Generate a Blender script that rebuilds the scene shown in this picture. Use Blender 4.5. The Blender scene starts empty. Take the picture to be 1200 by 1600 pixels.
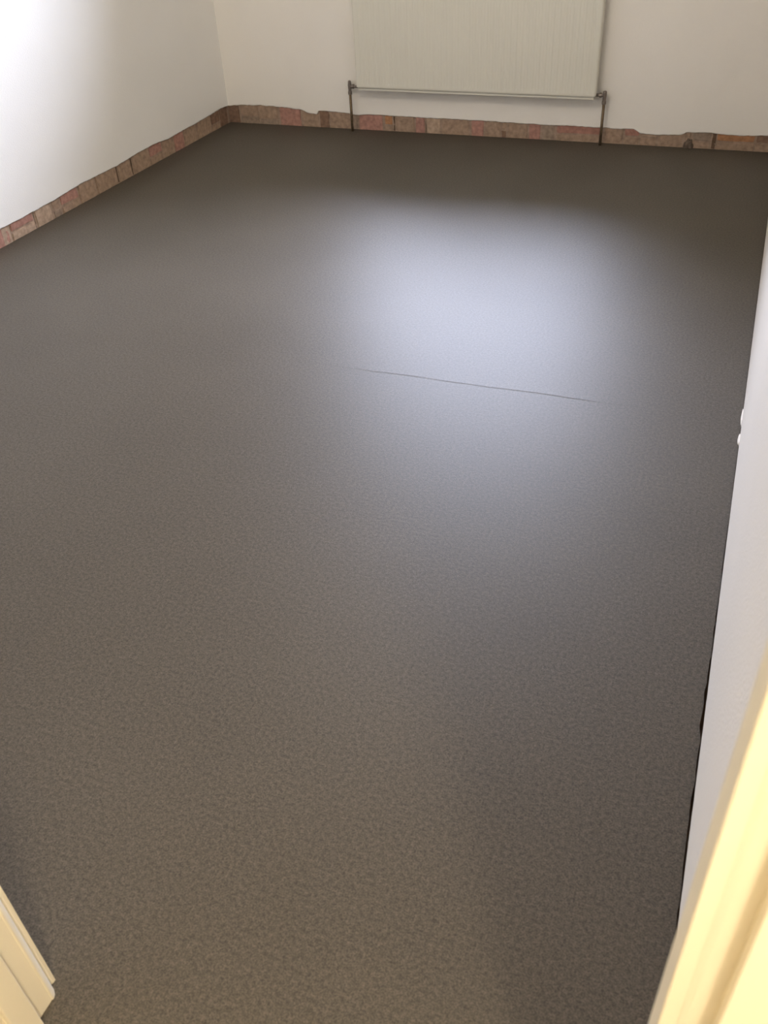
import bpy, bmesh, math, random
from mathutils import Matrix, Vector, noise
random.seed(7)
S = bpy.context.scene
COL = S.collection

# ------------------------------------------------------------ camera
cam_d = bpy.data.cameras.new('camera')
cam = bpy.data.objects.new('camera', cam_d); COL.objects.link(cam)
R = [[0.9322913816123025, -0.18595615486863618, 0.3102468182558782],
     [0.35866929162175076, 0.5862189266064375, -0.7264321780702915],
     [-0.04678802217422364, 0.7885224654725241, 0.613223615352635]]
cam.matrix_world = Matrix.Translation((0, 0, 1.5)) @ Matrix(R).to_4x4()
cam_d.sensor_fit = 'VERTICAL'; cam_d.sensor_height = 36.0; cam_d.sensor_width = 27.0
cam_d.lens = 1385.184 / 1600 * 36.0
cam_d.clip_start = 0.01
cam_d.dof.use_dof = True; cam_d.dof.focus_distance = 3.2; cam_d.dof.aperture_fstop = 7.8
S.camera = cam

# ------------------------------------------------------------ exposure
vs = S.view_settings
S.display_settings.display_device = 'sRGB'
vs.view_transform = 'Standard'; vs.look = 'None'; vs.gamma = 1.0; vs.use_curve_mapping = False
vs.exposure = 0.07
S.cycles.use_denoising = True
S.cycles.max_bounces = 12; S.cycles.diffuse_bounces = 8; S.cycles.transparent_max_bounces = 12
S.cycles.caustics_reflective = False; S.cycles.caustics_refractive = False
S.cycles.sample_clamp_indirect = 6.0

# ------------------------------------------------------------ sky (overcast)
W = bpy.data.worlds.new('overcast_sky'); S.world = W; W.use_nodes = True
nt = W.node_tree; nt.nodes.clear()
tc = nt.nodes.new('ShaderNodeTexCoord'); sp = nt.nodes.new('ShaderNodeSeparateXYZ')
rp = nt.nodes.new('ShaderNodeValToRGB'); bg = nt.nodes.new('ShaderNodeBackground'); wo = nt.nodes.new('ShaderNodeOutputWorld')
mr = nt.nodes.new('ShaderNodeMapRange'); mr.inputs['From Min'].default_value = -1; mr.inputs['From Max'].default_value = 1
nt.links.new(tc.outputs['Generated'], sp.inputs[0]); nt.links.new(sp.outputs['Z'], mr.inputs['Value'])
nt.links.new(mr.outputs[0], rp.inputs['Fac']); nt.links.new(rp.outputs['Color'], bg.inputs['Color']); nt.links.new(bg.outputs[0], wo.inputs[0])
e = rp.color_ramp.elements
e[0].position = 0.0; e[0].color = (.10, .10, .09, 1)
e[1].position = 1.0; e[1].color = (1.15, 1.17, 1.55, 1)
a = e.new(.47); a.color = (.16, .16, .15, 1)
a = e.new(.53); a.color = (.76, .80, 1.04, 1)
SKY = 46.0
bg.inputs['Strength'].default_value = SKY

# window portal: guides the sky's own light in through the opening (emits nothing itself)
WX0, WX1, WZ0, WZ1 = -2.40, -0.68, 0.90, 2.24
pd = bpy.data.lights.new('window_portal', 'AREA'); pd.shape = 'RECTANGLE'
pd.size = WX1 - WX0; pd.size_y = WZ1 - WZ0; pd.cycles.is_portal = True
po = bpy.data.objects.new('window_portal', pd); COL.objects.link(po)
po.location = ((WX0 + WX1) / 2, 5.50, (WZ0 + WZ1) / 2); po.rotation_euler = (math.radians(-90), 0, 0)

# hallway bulb (warm, behind the camera)
HALL = 90.0
hd = bpy.data.lights.new('hallway_bulb', 'POINT'); hd.energy = HALL; hd.color = (1.0, .87, .63); hd.shadow_soft_size = .11
ho = bpy.data.objects.new('hallway_bulb', hd); COL.objects.link(ho); ho.location = (.62, -.75, 2.1)

# added warm fill light, unseen, lifts the far wall; no fitting belongs to it
rd = bpy.data.lights.new('room_fill', 'POINT'); rd.energy = 33.0; rd.color = (1.0, .87, .72); rd.shadow_soft_size = .16
ro = bpy.data.objects.new('room_fill', rd); COL.objects.link(ro); ro.location = (-1.5, 2.9, 2.1)

# ------------------------------------------------------------ materials
def srgb(r, g, b):
    f = lambda c: (c / 255 / 12.92) if c / 255 <= .04045 else ((c / 255 + .055) / 1.055) ** 2.4
    return (f(r), f(g), f(b), 1)

def mat(name, color, rough=.6, metal=0.0, bump=0.0, bscale=200, var=0.0, vscale=8, spec=.5, attr=False, detail=3):
    m = bpy.data.materials.new(name); m.use_nodes = True
    n = m.node_tree.nodes; l = m.node_tree.links
    p = n['Principled BSDF']
    p.inputs['Base Color'].default_value = color; p.inputs['Roughness'].default_value = rough
    p.inputs['Metallic'].default_value = metal; p.inputs['Specular IOR Level'].default_value = spec
    t = n.new('ShaderNodeTexCoord')
    src = None
    if attr:
        at = n.new('ShaderNodeAttribute'); at.attribute_name = 'tint'; src = at.outputs['Color']
    if var:
        ns = n.new('ShaderNodeTexNoise'); ns.inputs['Scale'].default_value = vscale; ns.inputs['Detail'].default_value = detail
        l.new(t.outputs['Object'], ns.inputs['Vector'])
        m2 = n.new('ShaderNodeMapRange'); m2.inputs['From Min'].default_value = .25; m2.inputs['From Max'].default_value = .75
        m2.inputs['To Min'].default_value = 1 - var; m2.inputs['To Max'].default_value = 1 + var
        l.new(ns.outputs['Fac'], m2.inputs['Value'])
        vm = n.new('ShaderNodeVectorMath'); vm.operation = 'SCALE'
        if src: l.new(src, vm.inputs[0])
        else: vm.inputs[0].default_value = color[:3]
        l.new(m2.outputs[0], vm.inputs['Scale']); src = vm.outputs[0]
    if src: l.new(src, p.inputs['Base Color'])
    if bump:
        nb = n.new('ShaderNodeTexNoise'); nb.inputs['Scale'].default_value = bscale; nb.inputs['Detail'].default_value = 2
        l.new(t.outputs['Object'], nb.inputs['Vector'])
        b = n.new('ShaderNodeBump'); b.inputs['Strength'].default_value = bump; b.inputs['Distance'].default_value = .002
        l.new(nb.outputs['Fac'], b.inputs['Height']); l.new(b.outputs[0], p.inputs['Normal'])
    return m

M_wall = mat('painted_plaster', (.885, .85, .79, 1), .7, bump=.55, bscale=160, var=.015, vscale=3, spec=.3)
M_wallr = mat('painted_plaster_dimmed', (.71, .67, .62, 1), .7, bump=.35, bscale=160, var=.015, vscale=3, spec=.3)  # wall paint darkened in colour, standing in for dimmer light on the right
M_walll = mat('painted_plaster_daylit', (.86, .85, .825, 1), .7, bump=.5, bscale=160, var=.015, vscale=3, spec=.3)  # same wall paint with the daylight's neutral tint put into its colour
M_edge = mat('raw_plaster', (.50, .40, .32, 1), .95, bump=.6, bscale=300, var=.2, vscale=40, spec=.1)
M_brick = mat('old_brick', (.4, .3, .25, 1), .95, bump=.8, bscale=220, var=.28, vscale=45, spec=.15, attr=True, detail=5)
M_dark = mat('dark_gap', (.14, .09, .06, 1), .95, spec=.1)
M_gloss = mat('cream_gloss_paint', (.82, .74, .58, 1), .35, bump=.05, bscale=60)
M_rad = mat('radiator_enamel', (.74, .72, .63, 1), .38, bump=.03, bscale=400)
M_valve = mat('tarnished_chrome', (.26, .22, .19, 1), .42, metal=.7, var=.2, vscale=120)
M_pipe = mat('tarnished_copper', (.17, .12, .07, 1), .5, metal=.5, var=.3, vscale=90)
M_white = mat('window_plastic', (.8, .82, .82, 1), .35)
M_ceil = mat('ceiling_paint', (.90, .89, .86, 1), .8, bump=.2, spec=.2)

def glass_mat():
    m = bpy.data.materials.new('window_glass'); m.use_nodes = True
    n = m.node_tree.nodes; l = m.node_tree.links; n.clear()
    o = n.new('ShaderNodeOutputMaterial'); tr = n.new('ShaderNodeBsdfTransparent'); gl = n.new('ShaderNodeBsdfGlossy')
    tr.inputs['Color'].default_value = (.93, .96, .95, 1); gl.inputs['Roughness'].default_value = .02
    fr = n.new('ShaderNodeFresnel'); fr.inputs['IOR'].default_value = 1.45; mx = n.new('ShaderNodeMixShader')
    l.new(fr.outputs[0], mx.inputs[0]); l.new(tr.outputs[0], mx.inputs[1]); l.new(gl.outputs[0], mx.inputs[2]); l.new(mx.outputs[0], o.inputs[0])
    return m
M_glass = glass_mat()

SEAM_Y0, SEAM_SL = 2.515, 0.0175    # shrinkage crack across the screed, y = Y0 + slope*(x+.77)
def floor_mat():
    m = bpy.data.materials.new('smooth_screed'); m.use_nodes = True
    n = m.node_tree.nodes; l = m.node_tree.links; p = n['Principled BSDF']
    t = n.new('ShaderNodeTexCoord')
    def noise_n(scale, detail, rough=.5):
        q = n.new('ShaderNodeTexNoise'); q.inputs['Scale'].default_value = scale; q.inputs['Detail'].default_value = detail
        q.inputs['Roughness'].default_value = rough
        l.new(t.outputs['Object'], q.inputs['Vector']); return q.outputs['Fac']
    def mrange(v, a, b, c, d):
        q = n.new('ShaderNodeMapRange'); q.inputs['From Min'].default_value = a; q.inputs['From Max'].default_value = b
        q.inputs['To Min'].default_value = c; q.inputs['To Max'].default_value = d; l.new(v, q.inputs['Value']); return q.outputs[0]
    def mul(a, b):
        q = n.new('ShaderNodeMath'); q.operation = 'MULTIPLY'; l.new(a, q.inputs[0]); l.new(b, q.inputs[1]); return q.outputs[0]
    speck = mul(mrange(noise_n(300, 2), .3, .7, .70, 1.30), mrange(noise_n(120, 2), .3, .7, .78, 1.22))
    patch = mrange(noise_n(2.2, 4), .3, .7, .95, 1.05)
    # fine crack
    s = n.new('ShaderNodeSeparateXYZ'); l.new(t.outputs['Object'], s.inputs[0])
    wob = mrange(noise_n(5, 4), 0, 1, -.010, .010)
    q = n.new('ShaderNodeMath'); q.operation = 'MULTIPLY_ADD'; l.new(s.outputs['X'], q.inputs[0]); q.inputs[1].default_value = -SEAM_SL
    q.inputs[2].default_value = -SEAM_Y0 - SEAM_SL * .77
    q2 = n.new('ShaderNodeMath'); q2.operation = 'ADD'; l.new(s.outputs['Y'], q2.inputs[0]); l.new(q.outputs[0], q2.inputs[1])
    q3 = n.new('ShaderNodeMath'); q3.operation = 'ADD'; l.new(q2.outputs[0], q3.inputs[0]); l.new(wob, q3.inputs[1])
    ab = n.new('ShaderNodeMath'); ab.operation = 'ABSOLUTE'; l.new(q3.outputs[0], ab.inputs[0])
    line = mrange(ab.outputs[0], .0008, .0036, 1, 0)
    var = mul(mrange(noise_n(9, 3), .35, .55, .25, 1.0), mul(mrange(s.outputs['X'], -1.45, -1.0, 0, 1), mrange(s.outputs['X'], -.38, -.12, 1, 0)))
    lm = mul(line, var)
    side = mrange(q3.outputs[0], -.004, .004, 0, 1)
    k = mul(mul(speck, patch), mrange(lm, 0, 1, 1, .82))
    vm = n.new('ShaderNodeVectorMath'); vm.operation = 'SCALE'; vm.inputs[0].default_value = FLOOR_RGB; l.new(k, vm.inputs['Scale'])
    l.new(vm.outputs[0], p.inputs['Base Color'])
    r0 = mrange(side, 0, 1, FLOOR_ROUGH + .006, FLOOR_ROUGH)
    ra = n.new('ShaderNodeMath'); ra.operation = 'ADD'; l.new(r0, ra.inputs[0]); l.new(mrange(lm, 0, 1, 0, .2), ra.inputs[1])
    l.new(ra.outputs[0], p.inputs['Roughness'])
    p.inputs['Specular IOR Level'].default_value = FLOOR_SPEC
    b = n.new('ShaderNodeBump'); b.inputs['Strength'].default_value = .35; b.inputs['Distance'].default_value = .001
    l.new(noise_n(260, 2), b.inputs['Height']); l.new(b.outputs[0], p.inputs['Normal'])
    return m
FLOOR_RGB = (.082, .070, .055); FLOOR_ROUGH = .47; FLOOR_SPEC = .13
M_floor = floor_mat()

# ------------------------------------------------------------ helpers
def link(name, bm, m, parent=None, smooth=False):
    bmesh.ops.recalc_face_normals(bm, faces=bm.faces)
    me = bpy.data.meshes.new(name); bm.to_mesh(me); bm.free()
    me.materials.append(m)
    if smooth:
        for p in me.polygons: p.use_smooth = True
    o = bpy.data.objects.new(name, me); COL.objects.link(o)
    if parent: o.parent = parent
    return o
def tag(o, label=None, cat=None, kind=None, group=None):
    if label: o['label'] = label
    if cat: o['category'] = cat
    if kind: o['kind'] = kind
    if group: o['group'] = group
    return o
def box(bm, x0, x1, y0, y1, z0, z1, bev=0, seg=2):
    r = bmesh.ops.create_cube(bm, size=1)
    bmesh.ops.scale(bm, vec=(x1 - x0, y1 - y0, z1 - z0), verts=r['verts'])
    bmesh.ops.translate(bm, vec=((x0 + x1) / 2, (y0 + y1) / 2, (z0 + z1) / 2), verts=r['verts'])
    if bev:
        es = list({e for v in r['verts'] for e in v.link_edges})
        bmesh.ops.bevel(bm, geom=es, offset=bev, segments=seg, affect='EDGES', profile=.5)
    return bm
def prism(bm, pts, z0, z1):
    """closed polygon in x,y extruded from z0 to z1"""
    a = [bm.verts.new((x, y, z0)) for x, y in pts]; b = [bm.verts.new((x, y, z1)) for x, y in pts]
    n = len(pts)
    for i in range(n): bm.faces.new((a[i], a[(i + 1) % n], b[(i + 1) % n], b[i]))
    bm.faces.new(a); bm.faces.new(b)
def tube(bm, p0, p1, r, seg=20, caps=True):
    p0 = Vector(p0); p1 = Vector(p1); d = p1 - p0
    M = Matrix.Translation((p0 + p1) / 2) @ d.to_track_quat('Z', 'Y').to_matrix().to_4x4()
    bmesh.ops.create_cone(bm, cap_ends=caps, segments=seg, radius1=r, radius2=r, depth=d.length, matrix=M)
def lathe(bm, p0, axis, prof, seg=24):
    """prof: (distance along axis, radius)"""
    q = Vector(axis).to_track_quat('Z', 'Y'); rings = []
    for d, r in prof:
        rings.append([bm.verts.new(Vector(p0) + q @ Vector((r * math.cos(2 * math.pi * i / seg), r * math.sin(2 * math.pi * i / seg), d))) for i in range(seg)])
    for a, b in zip(rings, rings[1:]):
        for i in range(seg): bm.faces.new((a[i], a[(i + 1) % seg], b[(i + 1) % seg], b[i]))
    bm.faces.new(rings[0]); bm.faces.new(rings[-1])
def lerp_table(T, u):
    if u <= T[0][0]: return T[0][1]
    for (a, va), (b, vb) in zip(T, T[1:]):
        if u <= b: return va + (vb - va) * (u - a) / max(b - a, 1e-6)
    return T[-1][1]
def fn(u, s, k=0): return noise.noise(Vector((u * s, k * 7.3, 1.7)))

# room dimensions (metres)
XL, XR, YF, YN, ZC = -3.22, .128, 5.36, .407, 2.40
YH = .331     # hall face of the near wall
PL = .010     # plaster thickness

# ------------------------------------------------------------ floor
def build_floor():
    bm = bmesh.new(); pts = []
    step = .012
    def jag(u, k): return .0022 * fn(u, 30, k) + .0014 * fn(u, 90, k)
    y = -2.6
    # right edge, front to back
    pts.append((1.3, -2.6)); pts.append((1.3, .36)); pts.append((.118, .36))
    y = .42
    while y < YF - .01:
        gap = lerp_table([(.4, .002), (.85, .002), (1.10, .0035), (1.27, .002), (1.31, .006), (1.36, .003), (1.39, .006), (1.43, .0025), (2.0, .001), (5.4, .001)], y)
        pts.append((XR - gap + jag(y, 1) * (1 if y < 2.2 else .4), y)); y += step
    x = XR - .006
    while x > XL + .01:
        pts.append((x, YF - .004 + jag(x, 2))); x -= step
    y = YF - .006
    while y > .43:
        pts.append((XL + .005 + jag(y, 3), y)); y -= step
    pts.append((XL + .005, .36)); pts.append((-1.6, .36)); pts.append((-1.6, -2.6))
    prism(bm, pts, -.05, 0)
    return link('floor', bm, M_floor)
floor = tag(build_floor(), 'smooth grey brown screed floor with a fine crack across it', 'floor', 'structure')
bm = bmesh.new(); box(bm, XL - .3, 1.5, -2.8, YF + .3, -.12, -.03)
tag(link('subfloor', bm, M_dark, floor), None)

# ------------------------------------------------------------ walls
def plaster_sheet(name, u0, u1, place, edge, zs, skip=None, parent=None, step=.006, thick=PL, mt=None):
    """place(u, depth, z): depth 0 = room face, thick = back.  edge(u) = lower edge height."""
    bm = bmesh.new(); n = max(2, int((u1 - u0) / step)); us = [u0 + (u1 - u0) * i / n for i in range(n + 1)]
    if skip: us = sorted(set(us + [skip[0], skip[1]]))
    cols = []
    for u in us:
        e0 = edge(u)
        rough = .0015 * fn(u, 60, 5)
        col = [bm.verts.new(place(u, thick, e0 - .001)), bm.verts.new(place(u, .004 + rough, e0)), bm.verts.new(place(u, 0, e0 + .004 + rough))]
        col += [bm.verts.new(place(u, 0, z)) for z in zs]
        cols.append(col)
    for (ua, a), (ub, b) in zip(zip(us, cols), zip(us[1:], cols[1:])):
        for j in range(len(a) - 1):
            if skip and ua >= skip[0] - 1e-6 and ub <= skip[1] + 1e-6 and j >= 3 and zs[j - 3] >= skip[2] - 1e-6 and zs[j - 2] <= skip[3] + 1e-6: continue
            bm.faces.new((a[j], b[j], b[j + 1], a[j + 1]))
    o = link(name, bm, mt or M_wall, parent)
    o.data.materials.append(M_edge)
    lim = 2
    for p in o.data.polygons:
        zz = p.center.z; 
        if p.normal.z < -.35: p.material_index = 1
    return o

BR = {'tan': (.36, .255, .185), 'pink': (.41, .225, .18), 'red': (.38, .20, .155), 'orange': (.42, .215, .11), 'brown': (.23, .145, .10),
      'dark': (.13, .085, .055), 'grey': (.31, .235, .18), 'buff': (.44, .325, .24), 'mortar': (.34, .25, .19)}
def brick_strip(name, segs, place, parent, ztop=.125):
    """segs: (u0,u1,colour,upper colour or None); every brick is a slightly crooked bevelled block set in mortar"""
    bm = bmesh.new(); cl = bm.loops.layers.float_color.new('tint')
    def cube(u0, u1, d0, d1, z0, z1, col, bev=.0035, wob=.002):
        n0 = len(bm.faces); r = bmesh.ops.create_cube(bm, size=1)
        vs_ = r['verts']
        for v in vs_:
            u = u0 if v.co.x < 0 else u1; d = d0 if v.co.y < 0 else d1; z = z0 if v.co.z < 0 else z1
            v.co = Vector((u + random.uniform(-wob, wob), d + random.uniform(-wob, wob) * .6, z + random.uniform(-wob, wob)))
        es = list({e for v in vs_ for e in v.link_edges})
        if bev: bmesh.ops.bevel(bm, geom=es, offset=bev, segments=2, affect='EDGES')
        bm.faces.ensure_lookup_table()
        return
    marks = []
    def add(*a, **k):
        before = set(bm.faces); cube(*a, **k)
        c = BR[a[6]]
        for f in bm.faces:
            if f not in before:
                for lp in f.loops: lp[cl] = (*c, 1)
    umin, umax = min(s[0] for s in segs), max(s[1] for s in segs)
    add(umin - .03, umax + .03, .004, .05, -.02, ztop, 'mortar', bev=0, wob=0)
    for s in segs:
        u0, u1, c, c2 = s
        dd = random.uniform(-.0025, .0015)
        if c == 'gap':
            add(u0, u1, .003, .02, 0, ztop - .01, 'dark', bev=.001, wob=.001); continue
        if c2:
            zc = random.uniform(.030, .042)
            add(u0 + .003, u1 - .003, dd, .03, -.01, zc - .003, c)
            add(u0 + .003, u1 - .003, dd + .001, .03, zc + .003, ztop - .005, c2)
        else:
            add(u0 + .003, u1 - .003, dd, .03, -.01, ztop - .005, c)
    for v in bm.verts: 
        v.co = Vector(place(v.co.x, v.co.y, v.co.z))
    # subdivide a little and roughen the face
    bmesh.ops.subdivide_edges(bm, edges=[e for e in bm.edges if e.calc_length() > .03], cuts=4, use_grid_fill=True)
    for v in bm.verts:
        nn = noise.noise_vector(v.co * 55)
        v.co += nn * .0022
    return link(name, bm, M_brick, parent)

# --- far wall (window wall)
def blocks_wall(name, parts, m):
    bm = bmesh.new()
    for p in parts: box(bm, *p)
    return link(name, bm, m)
OUT = .12
wall_far = blocks_wall('wall_far', [
    (XL - .2, XR + .2, YF + .012, YF + OUT, -.05, WZ0), (XL - .2, XR + .2, YF + .012, YF + OUT, WZ1, ZC + .1),
    (XL - .2, WX0, YF + .012, YF + OUT, WZ0, WZ1), (WX1, XR + .2, YF + .012, YF + OUT, WZ0, WZ1)], M_edge)
tag(wall_far, 'far cream plastered wall behind the radiator, bare brick along its foot', 'wall', 'structure')
FE = [(-3.22, .100), (-3.209, 0.098), (-3.17, 0.104), (-3.006, 0.109), (-2.869, 0.108), (-2.691, 0.097), (-2.648, 0.080), (-2.582, 0.074), (-2.571, 0.095),
      (-2.47, 0.095), (-2.363, 0.089), (-2.335, .084), (-2.299, 0.080), (-2.25, .088), (-2.046, 0.088), (-1.922, 0.086), (-1.72, 0.085), (-1.542, 0.086), (-1.329, 0.082),
      (-1.14, 0.08), (-0.956, 0.082), (-0.811, 0.079), (-0.739, 0.079), (-0.634, 0.081), (-0.596, 0.062), (-0.491, 0.057), (-0.373, 0.064),
      (-0.351, 0.078), (-0.224, 0.084), (-0.19, 0.079), (-0.058, 0.076), (0.07, 0.083), (.14, .08)]
far_edge = lambda u: lerp_table(FE, u) + .0025 * fn(u, 22, 1) + .002 * fn(u, 70, 2)
YPL = YF - .006    # plaster face
pf = plaster_sheet('plaster', XL, XR, lambda u, d, z: (u, YPL + d, z), far_edge, [.2, WZ0, WZ1, ZC], skip=(WX0, WX1, WZ0, WZ1), parent=wall_far, thick=.016)
fb = [(-3.22, -3.14, 'brown', None), (-3.138, -3.0, 'grey', 'tan'), (-3.0, -2.86, 'grey', 'tan'), (-2.85, -2.70, 'pink', None), (-2.69, -2.575, 'tan', None),
      (-2.575, -2.50, 'brown', None), (-2.50, -2.35, 'tan', None), (-2.34, -2.31, 'grey', None), (-2.305, -2.14, 'pink', None), (-2.135, -2.075, 'tan', 'orange'),
      (-2.073, -2.064, 'gap', None), (-2.06, -1.935, 'tan', None), (-1.93, -1.87, 'pink', None), (-1.868, -1.862, 'gap', None), (-1.86, -1.77, 'buff', None),
      (-1.765, -1.59, 'tan', None), (-1.58, -1.50, 'pink', None), (-1.495, -1.40, 'tan', None), (-1.395, -1.36, 'brown', 'tan'), (-1.355, -1.235, 'tan', None),
      (-1.23, -1.16, 'pink', None), (-1.155, -1.08, 'grey', None), (-1.07, -.80, 'tan', 'red'), (-.795, -.69, 'tan', None), (-.685, -.60, 'tan', 'red'), (-.595, -.50, 'tan', 'buff'),
      (-.495, -.36, 'tan', None), (-.355, -.32, 'brown', 'tan'), (-.318, -.215, 'tan', 'grey'), (-.21, -.19, 'gap', None), (-.188, .01, 'tan', 'orange'), (.015, .128, 'tan', 'brown')]
brick_strip('exposed_brick', fb, lambda u, d, z: (u, YF + d + .001, z), wall_far)
# small mortar heap bridging strip and floor near the right-hand end
bm = bmesh.new(); bmesh.ops.create_icosphere(bm, subdivisions=4, radius=1)
for v in bm.verts:
    v.co = Vector((v.co.x * .026, v.co.y * .014, max(v.co.z, -.1) * .045)) * (1 + .25 * noise.noise(v.co * 2.1)) + Vector((-.33, YF - .004, 0.001))
tag(link('mortar_lump', bm, mat('damp_mortar', (.13, .095, .07, 1), .95, bump=.7, bscale=250, var=.2, vscale=60)), 'small dark lump of mortar on the floor against the far brick strip', 'mortar')

# --- left wall
wall_left = blocks_wall('wall_left', [(XL - .2, XL - .012, -.1, YF + OUT, -.05, ZC + .1)], M_edge)
tag(wall_left, 'left plastered wall whitened by daylight, bare brick along its foot', 'wall', 'structure')
LE = [(.4, .082), (2.9, .08), (3.142, 0.079), (3.325, 0.078), (3.573, 0.082), (3.766, 0.093), (4.107, 0.088), (4.299, 0.097), (4.464, 0.100), (4.631, 0.089),
      (4.813, 0.092), (4.965, 0.094), (5.125, 0.099), (5.25, 0.105), (5.348, 0.099)]
left_edge = lambda u: lerp_table(LE, u) + .0022 * fn(u, 18, 3) + .0016 * fn(u, 75, 4)
XPL = XL + .008
plaster_sheet('plaster', YN, YPL + .002, lambda u, d, z: (XPL - d, u, z), left_edge, [.2, ZC], parent=wall_left, thick=.018, mt=M_walll)
lb = []; u = YN + .02
tones = ['tan', 'buff', 'tan', 'pink', 'tan', 'buff', 'tan']
k = 0
while u < 3.15:
    w = random.uniform(.10, .22); lb.append((u, u + w, tones[k % 7], None)); u += w; k += 1
lb += [(u, 3.165, 'buff', None), (3.168, 3.215, 'dark', 'brown'), (3.22, 3.39, 'buff', 'pink'), (3.392, 3.40, 'gap', None), (3.403, 3.53, 'buff', None), (3.535, 3.60, 'grey', 'tan'),
       (3.605, 3.75, 'tan', 'pink'), (3.755, 3.90, 'tan', None), (3.905, 4.095, 'tan', None), (4.098, 4.108, 'gap', None), (4.11, 4.235, 'tan', None), (4.238, 4.248, 'gap', None),
       (4.25, 4.42, 'tan', None), (4.425, 4.56, 'tan', 'pink'), (4.565, 4.69, 'tan', None), (4.695, 4.80, 'pink', None), (4.805, 4.95, 'tan', None), (4.955, 5.13, 'tan', None),
       (5.135, 5.24, 'tan', 'brown'), (5.245, 5.345, 'brown', None)]
brick_strip('exposed_brick', lb, lambda u, d, z: (XL - d - .001, u, z), wall_left)

# --- right wall: plaster runs almost to the floor, ragged shrinkage gap under it
wall_right = blocks_wall('wall_right', [(XR + .012, XR + .2, YH, YF + OUT, -.05, ZC + .1)], M_dark)
tag(wall_right, 'right pale plastered wall meeting the floor at a ragged cracked edge', 'wall', 'structure')
def right_edge(u):
    base = lerp_table([(.4, .003), (.85, .004), (1.2, .003), (1.30, .006), (1.36, .004), (1.40, .006), (1.44, .002), (1.75, .001), (2.6, .001), (5.4, .001)], u)
    return max(.0005, base + .0030 * fn(u, 25, 6) + .0022 * fn(u, 80, 7))
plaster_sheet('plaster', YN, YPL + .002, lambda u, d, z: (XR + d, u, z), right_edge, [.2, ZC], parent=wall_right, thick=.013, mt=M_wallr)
bm = bmesh.new()
for (yy, sx, sy, sz) in ((2.42, .004, .030, .006), (2.55, .003, .050, .006)):
    r = bmesh.ops.create_icosphere(bm, subdivisions=3, radius=1)
    for v in r['verts']:
        v.co = Vector((v.co.x * sx, v.co.y * sy, v.co.z * sz)) * (1 + .35 * noise.noise(v.co * 1.9 + Vector((yy, 0, 0)))) + Vector((XR - .001, yy, sz * .5))
tag(link('plaster_lump', bm, M_wallr, wall_right), 'small dabs of loose plaster at the foot of the wall')

# --- near wall with the doorway, ceiling, hallway behind
DX0, DX1, DZ = -.826, .081, 2.02     # structural opening
wall_near = blocks_wall('wall_near', [(XL - .012, DX0, YH, YN, -.02, ZC + .1), (DX1, 1.3, YH, YN, -.02, ZC + .1), (DX0, DX1, YH, YN, DZ, ZC + .1)], M_wall)
tag(wall_near, 'near wall holding the doorway the photo is taken from', 'wall', 'structure')
bm = bmesh.new(); box(bm, XL - .2, 1.5, -2.8, YF + OUT, ZC, ZC + .1)
tag(link('ceiling', bm, M_ceil), 'flat white ceiling above the room', 'ceiling', 'structure')
bm = bmesh.new(); box(bm, -1.75, -1.6, -2.7, YH, -.02, ZC); box(bm, 1.2, 1.35, -2.7, YH, -.02, ZC); box(bm, -1.75, 1.35, -2.8, -2.6, -.02, ZC)
tag(link('wall_hallway', bm, M_wall), 'hallway walls behind the doorway', 'wall', 'structure')

# ------------------------------------------------------------ door frame
door = bpy.data.objects.new('door_1', None); COL.objects.link(door); door.location = (-.38, .37, 0)
tag(door, 'cream glossy door frame around the doorway nearest the camera', 'door frame', 'structure')
def dpart(name, bm):
    for v in bm.verts: v.co -= Vector((-.38, .37, 0))
    return link(name, bm, M_gloss, door)
LXL, LXR = -.8115, .0670       # lining faces
SXL, SXR = -.7990, .0539       # stop faces
ZT = 2.0
bm = bmesh.new()
box(bm, DX0, LXL, .331, .3925, 0, ZT + .015); dpart('door_lining', bm)
bm = bmesh.new(); box(bm, LXR, DX1, .331, .404, 0, ZT + .015, .0015); dpart('door_lining', bm)
bm = bmesh.new(); box(bm, LXL, LXR, .331, .404, ZT, ZT + .015, .0015); dpart('door_lining', bm)
bm = bmesh.new(); box(bm, LXL, SXL, .318, .358, 0, ZT - .013, .002); dpart('door_stop', bm)
bm = bmesh.new(); box(bm, SXR, LXR, .3165, .358, 0, ZT - .013, .0012); dpart('door_stop', bm)
bm = bmesh.new(); box(bm, LXL, LXR, .318, .358, ZT - .013, ZT, .002); dpart('door_stop', bm)
# room-side architraves (moulded profile), left, right, head
def arch_prof_left(sgn, xe, w):
    # sgn=-1: board runs to the left of its inner edge xe
    P = [(0, .405), (0, .4085), (.0015, .4125), (0, .416), (.0, .4215), (.002, .4225), (.010, .4225), (.014, .4235), (.030, .4235), (.036, .426), (.044, .4275), (w - .003, .4275), (w, .425), (w, .405)]
    return [(xe + sgn * a, b) for a, b in P]
bm = bmesh.new(); prism(bm, arch_prof_left(-1, -.8265, .060), 0, ZT + .065); dpart('architrave', bm)
bm = bmesh.new(); prism(bm, arch_prof_left(1, .0800, .0475), 0, ZT + .065); dpart('architrave', bm)
bm = bmesh.new(); box(bm, -.885, .127, .405, .4235, ZT + .008, ZT + .066, .003); dpart('architrave', bm)
# small quadrant bead between the left architrave and the lining
bm = bmesh.new(); prism(bm, [(-.826, .404), (-.826, .409), (-.819, .4075), (-.8125, .4015), (-.8100, .3965), (-.8100, .394), (-.8115, .3925), (-.826, .3925)], 0, ZT + .015); dpart('bead', bm)
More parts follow.
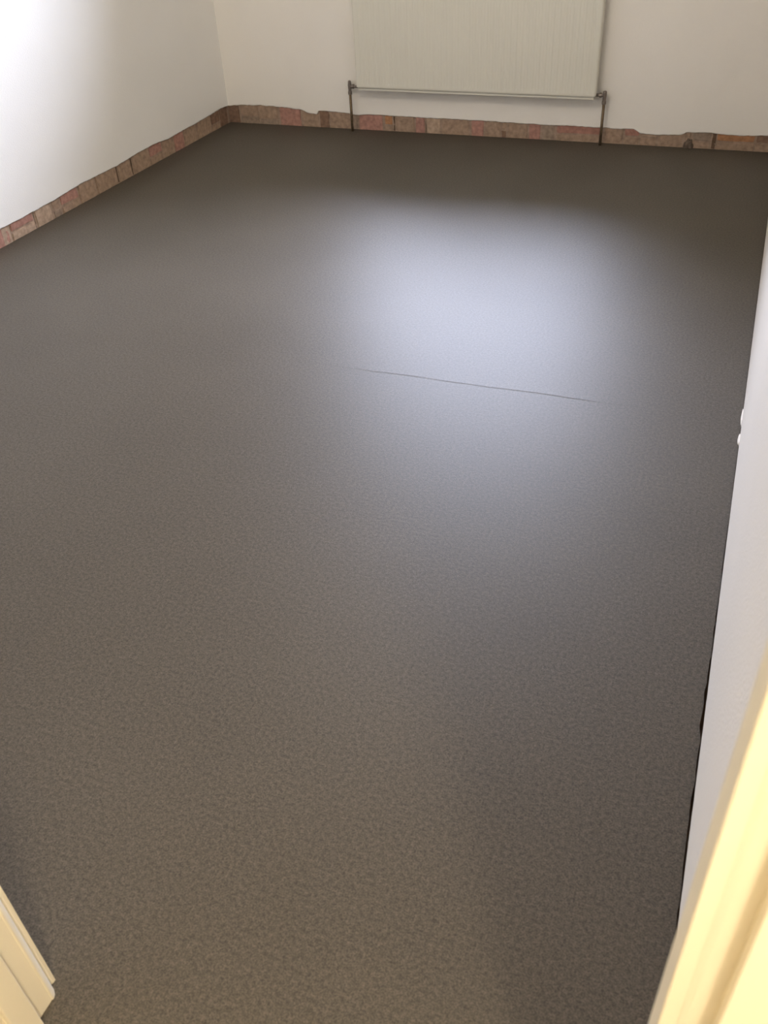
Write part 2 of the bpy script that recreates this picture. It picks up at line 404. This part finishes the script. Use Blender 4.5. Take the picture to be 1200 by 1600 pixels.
# hall-side architrave on the right: flat inner board, thicker outer moulding
bm = bmesh.new()
prism(bm, [(.0655, .3305), (.0655, .3162), (.0700, .3150), (.0860, .3150), (.0852, .3120), (.0852, .3012), (.0862, .3000), (.120, .3000), (.124, .303), (.124, .3305)], 0, ZT + .065)
dpart('architrave', bm)
bm = bmesh.new()
prism(bm, [(-.8105, .3305), (-.8105, .3160), (-.816, .3150), (-.8302, .3150), (-.8302, .3010), (-.8312, .3000), (-.866, .3000), (-.870, .303), (-.870, .3305)], 0, ZT + .065)
dpart('architrave', bm)
bm = bmesh.new(); box(bm, -.86, .115, .301, .3305, ZT + .02, ZT + .066, .003); dpart('architrave', bm)

# ------------------------------------------------------------ window above the radiator
bm = bmesh.new()
f = .055; y0, y1 = YF + .014, YF + .060
box(bm, WX0, WX1, y0, y1, WZ0, WZ0 + f, .004); box(bm, WX0, WX1, y0, y1, WZ1 - f, WZ1, .004)
box(bm, WX0, WX0 + f, y0, y1, WZ0, WZ1, .004); box(bm, WX1 - f, WX1, y0, y1, WZ0, WZ1, .004)
win = link('window_1', bm, M_white); tag(win, 'wide white framed window in the far wall above the radiator', 'window', 'structure')
bm = bmesh.new(); xm = (WX0 + WX1) / 2; box(bm, xm - .022, xm + .022, y0 + .008, y1 - .008, WZ0 + f, WZ1 - f, .003); link('mullion', bm, M_white, win)
for a, b in ((WX0 + f, xm - .022), (xm + .022, WX1 - f)):
    bm = bmesh.new(); box(bm, a, b, YF + .035, YF + .039, WZ0 + f, WZ1 - f); link('pane', bm, M_glass, win)
bm = bmesh.new(); box(bm, WX0 - .04, WX1 + .04, YF - .03, y0, WZ0 - .02, WZ0 + .004, .005); link('window_sill', bm, M_gloss, win)

# ------------------------------------------------------------ radiator
RX0, RX1, RY0, RY1, RZ0, RZ1 = -2.268, -.848, 5.268, 5.322, .242, .842
rad = bpy.data.objects.new('radiator', None); COL.objects.link(rad); rad.location = ((RX0 + RX1) / 2, 5.31, 0)
tag(rad, 'wide white panel radiator fixed to the far cream wall on two thin pipes', 'radiator')
def rpart(name, bm, m, smooth=False, label=None):
    for v in bm.verts: v.co -= Vector(rad.location)
    o = link(name, bm, m, rad, smooth)
    if label: o['label'] = label
    return o
# pressed front panel with shallow vertical flutes, rolled bottom and top seams
bm = bmesh.new()
pitch = .0333; nfl = int((RX1 - RX0 - .05) / pitch); mgn = ((RX1 - RX0) - nfl * pitch) / 2
xs = [RX0, RX0 + .002, RX0 + .006, RX0 + .012]
dx = [.010, .004, .001, 0]
prof_x = list(zip(xs, dx))
for i in range(nfl):
    c = RX0 + mgn + i * pitch
    for a, d in ((0, 0), (.006, 0), (.010, .0014), (.0233, .0014), (.0273, 0)): prof_x.append((c + a, d))
prof_x += [(RX1 - .012, 0), (RX1 - .006, .001), (RX1 - .002, .004), (RX1, .010)]
zrow = [(RZ0, .016, 0), (RZ0 + .001, .011, 0), (RZ0 + .004, .0095, 0), (RZ0 + .012, .0095, 0), (RZ0 + .015, .0085, 0), (RZ0 + .017, .003, 0), (RZ0 + .022, .0005, 0), (RZ0 + .030, 0, 0), (RZ0 + .045, 0, 1),
        (RZ1 - .045, 0, 1), (RZ1 - .030, 0, 0), (RZ1 - .022, .0005, 0), (RZ1 - .017, .003, 0), (RZ1 - .012, .0095, 0), (RZ1 - .001, .0095, 0), (RZ1, .012, 0)]
rows = []
for z, d0, fl in zrow:
    ins = .010 if (z < RZ0 + .018 or z > RZ1 - .018) else 0     # seam is a little narrower than the panel, with rounded corners
    row = []
    for x, d in prof_x:
        xx = min(max(x, RX0 + ins), RX1 - ins)
        row.append(bm.verts.new((xx + 0, RY0 + d0 + (d * (fl if d == .0014 else 1)), z)))
    rows.append(row)
for a, b in zip(rows, rows[1:]):
    for i in range(len(a) - 1): bm.faces.new((a[i], a[i + 1], b[i + 1], b[i]))
ext = bmesh.ops.extrude_face_region(bm, geom=list(bm.faces))
for g in ext['geom']:
    if isinstance(g, bmesh.types.BMVert): g.co.y = RY0 + .022
rpart('front_panel', bm, M_rad)
bm = bmesh.new()      # convector fins
for i in range(nfl):
    c = RX0 + mgn + (i + .5) * pitch
    box(bm, c - .009, c + .009, RY0 + .022, RY1, RZ0 + .03, RZ1 - .03)
rpart('convector_fins', bm, M_rad)
for xe in (RX0, RX1):
    bm = bmesh.new(); s = 1 if xe == RX0 else -1
    xa, xb = sorted((xe + s * .001, xe + s * .003)); box(bm, xa, xb, RY0 + .018, RY1 + .004, RZ0 + .03, RZ1 + .004, .0008); rpart('side_panel', bm, M_rad)
bm = bmesh.new()
for i in range(56):
    c = RX0 + .012 + (RX1 - RX0 - .024) * i / 55; box(bm, c - .0035, c + .0035, RY0 + .016, RY1, RZ1 - .002, RZ1 + .004)
for yy in (RY0 + .016, RY0 + .036, RY1 - .004): box(bm, RX0 + .003, RX1 - .003, yy, yy + .004, RZ1 - .003, RZ1 + .005)
rpart('top_grille', bm, M_rad)
for xc in (RX0 + .25, RX1 - .25):
    bm = bmesh.new(); box(bm, xc - .02, xc + .02, RY1 - .006, YPL - .002, RZ0 + .03, RZ1 - .1, .001); rpart('wall_bracket', bm, M_rad)
# valves, tails and pipes
def valve_assembly(side, xp, zt, ztop):
    yp = 5.312; xe = RX0 if side < 0 else RX1
    bm = bmesh.new()
    lathe(bm, (xp, yp, zt - .046), (0, 0, 1), [(0, .0105), (.002, .0120), (.016, .0120), (.018, .0100), (.022, .0092), (.040, .0105), (.052, .0112), (.060, .0108), (.063, .008)])
    v = rpart('valve', bm, M_valve, False)
    bm = bmesh.new()
    d = -side     # towards the radiator
    lathe(bm, (xp + d * .006, yp, zt), (d, 0, 0), [(0, .008), (.008, .0085), (.010, .0125), (.022, .0125), (.024, .008), (abs(xe - xp) - .006 + .012, .008)], 6 * 4)
    rpart('valve_tail', bm, M_valve).parent = v
    bm = bmesh.new()
    if side < 0:
        lathe(bm, (xp, yp, zt + .014), (0, 0, 1), [(0, .0075), (.003, .0095), (ztop - .004, .0090), (ztop, .006)])
    else:
        lathe(bm, (xp, yp, zt + .014), (0, 0, 1), [(0, .008), (.002, .0115), (ztop - .003, .0110), (ztop, .008)])
    rpart('valve_cap', bm, M_valve).parent = v
    bm = bmesh.new(); tube(bm, (xp, yp, -.02), (xp, yp, zt - .03), .0078, 24)
    rpart('pipe', bm, M_pipe, True, 'tarnished copper pipe rising from the floor')
valve_assembly(-1, -2.328, .256, .018)
valve_assembly(1, -.806, .262, .008)
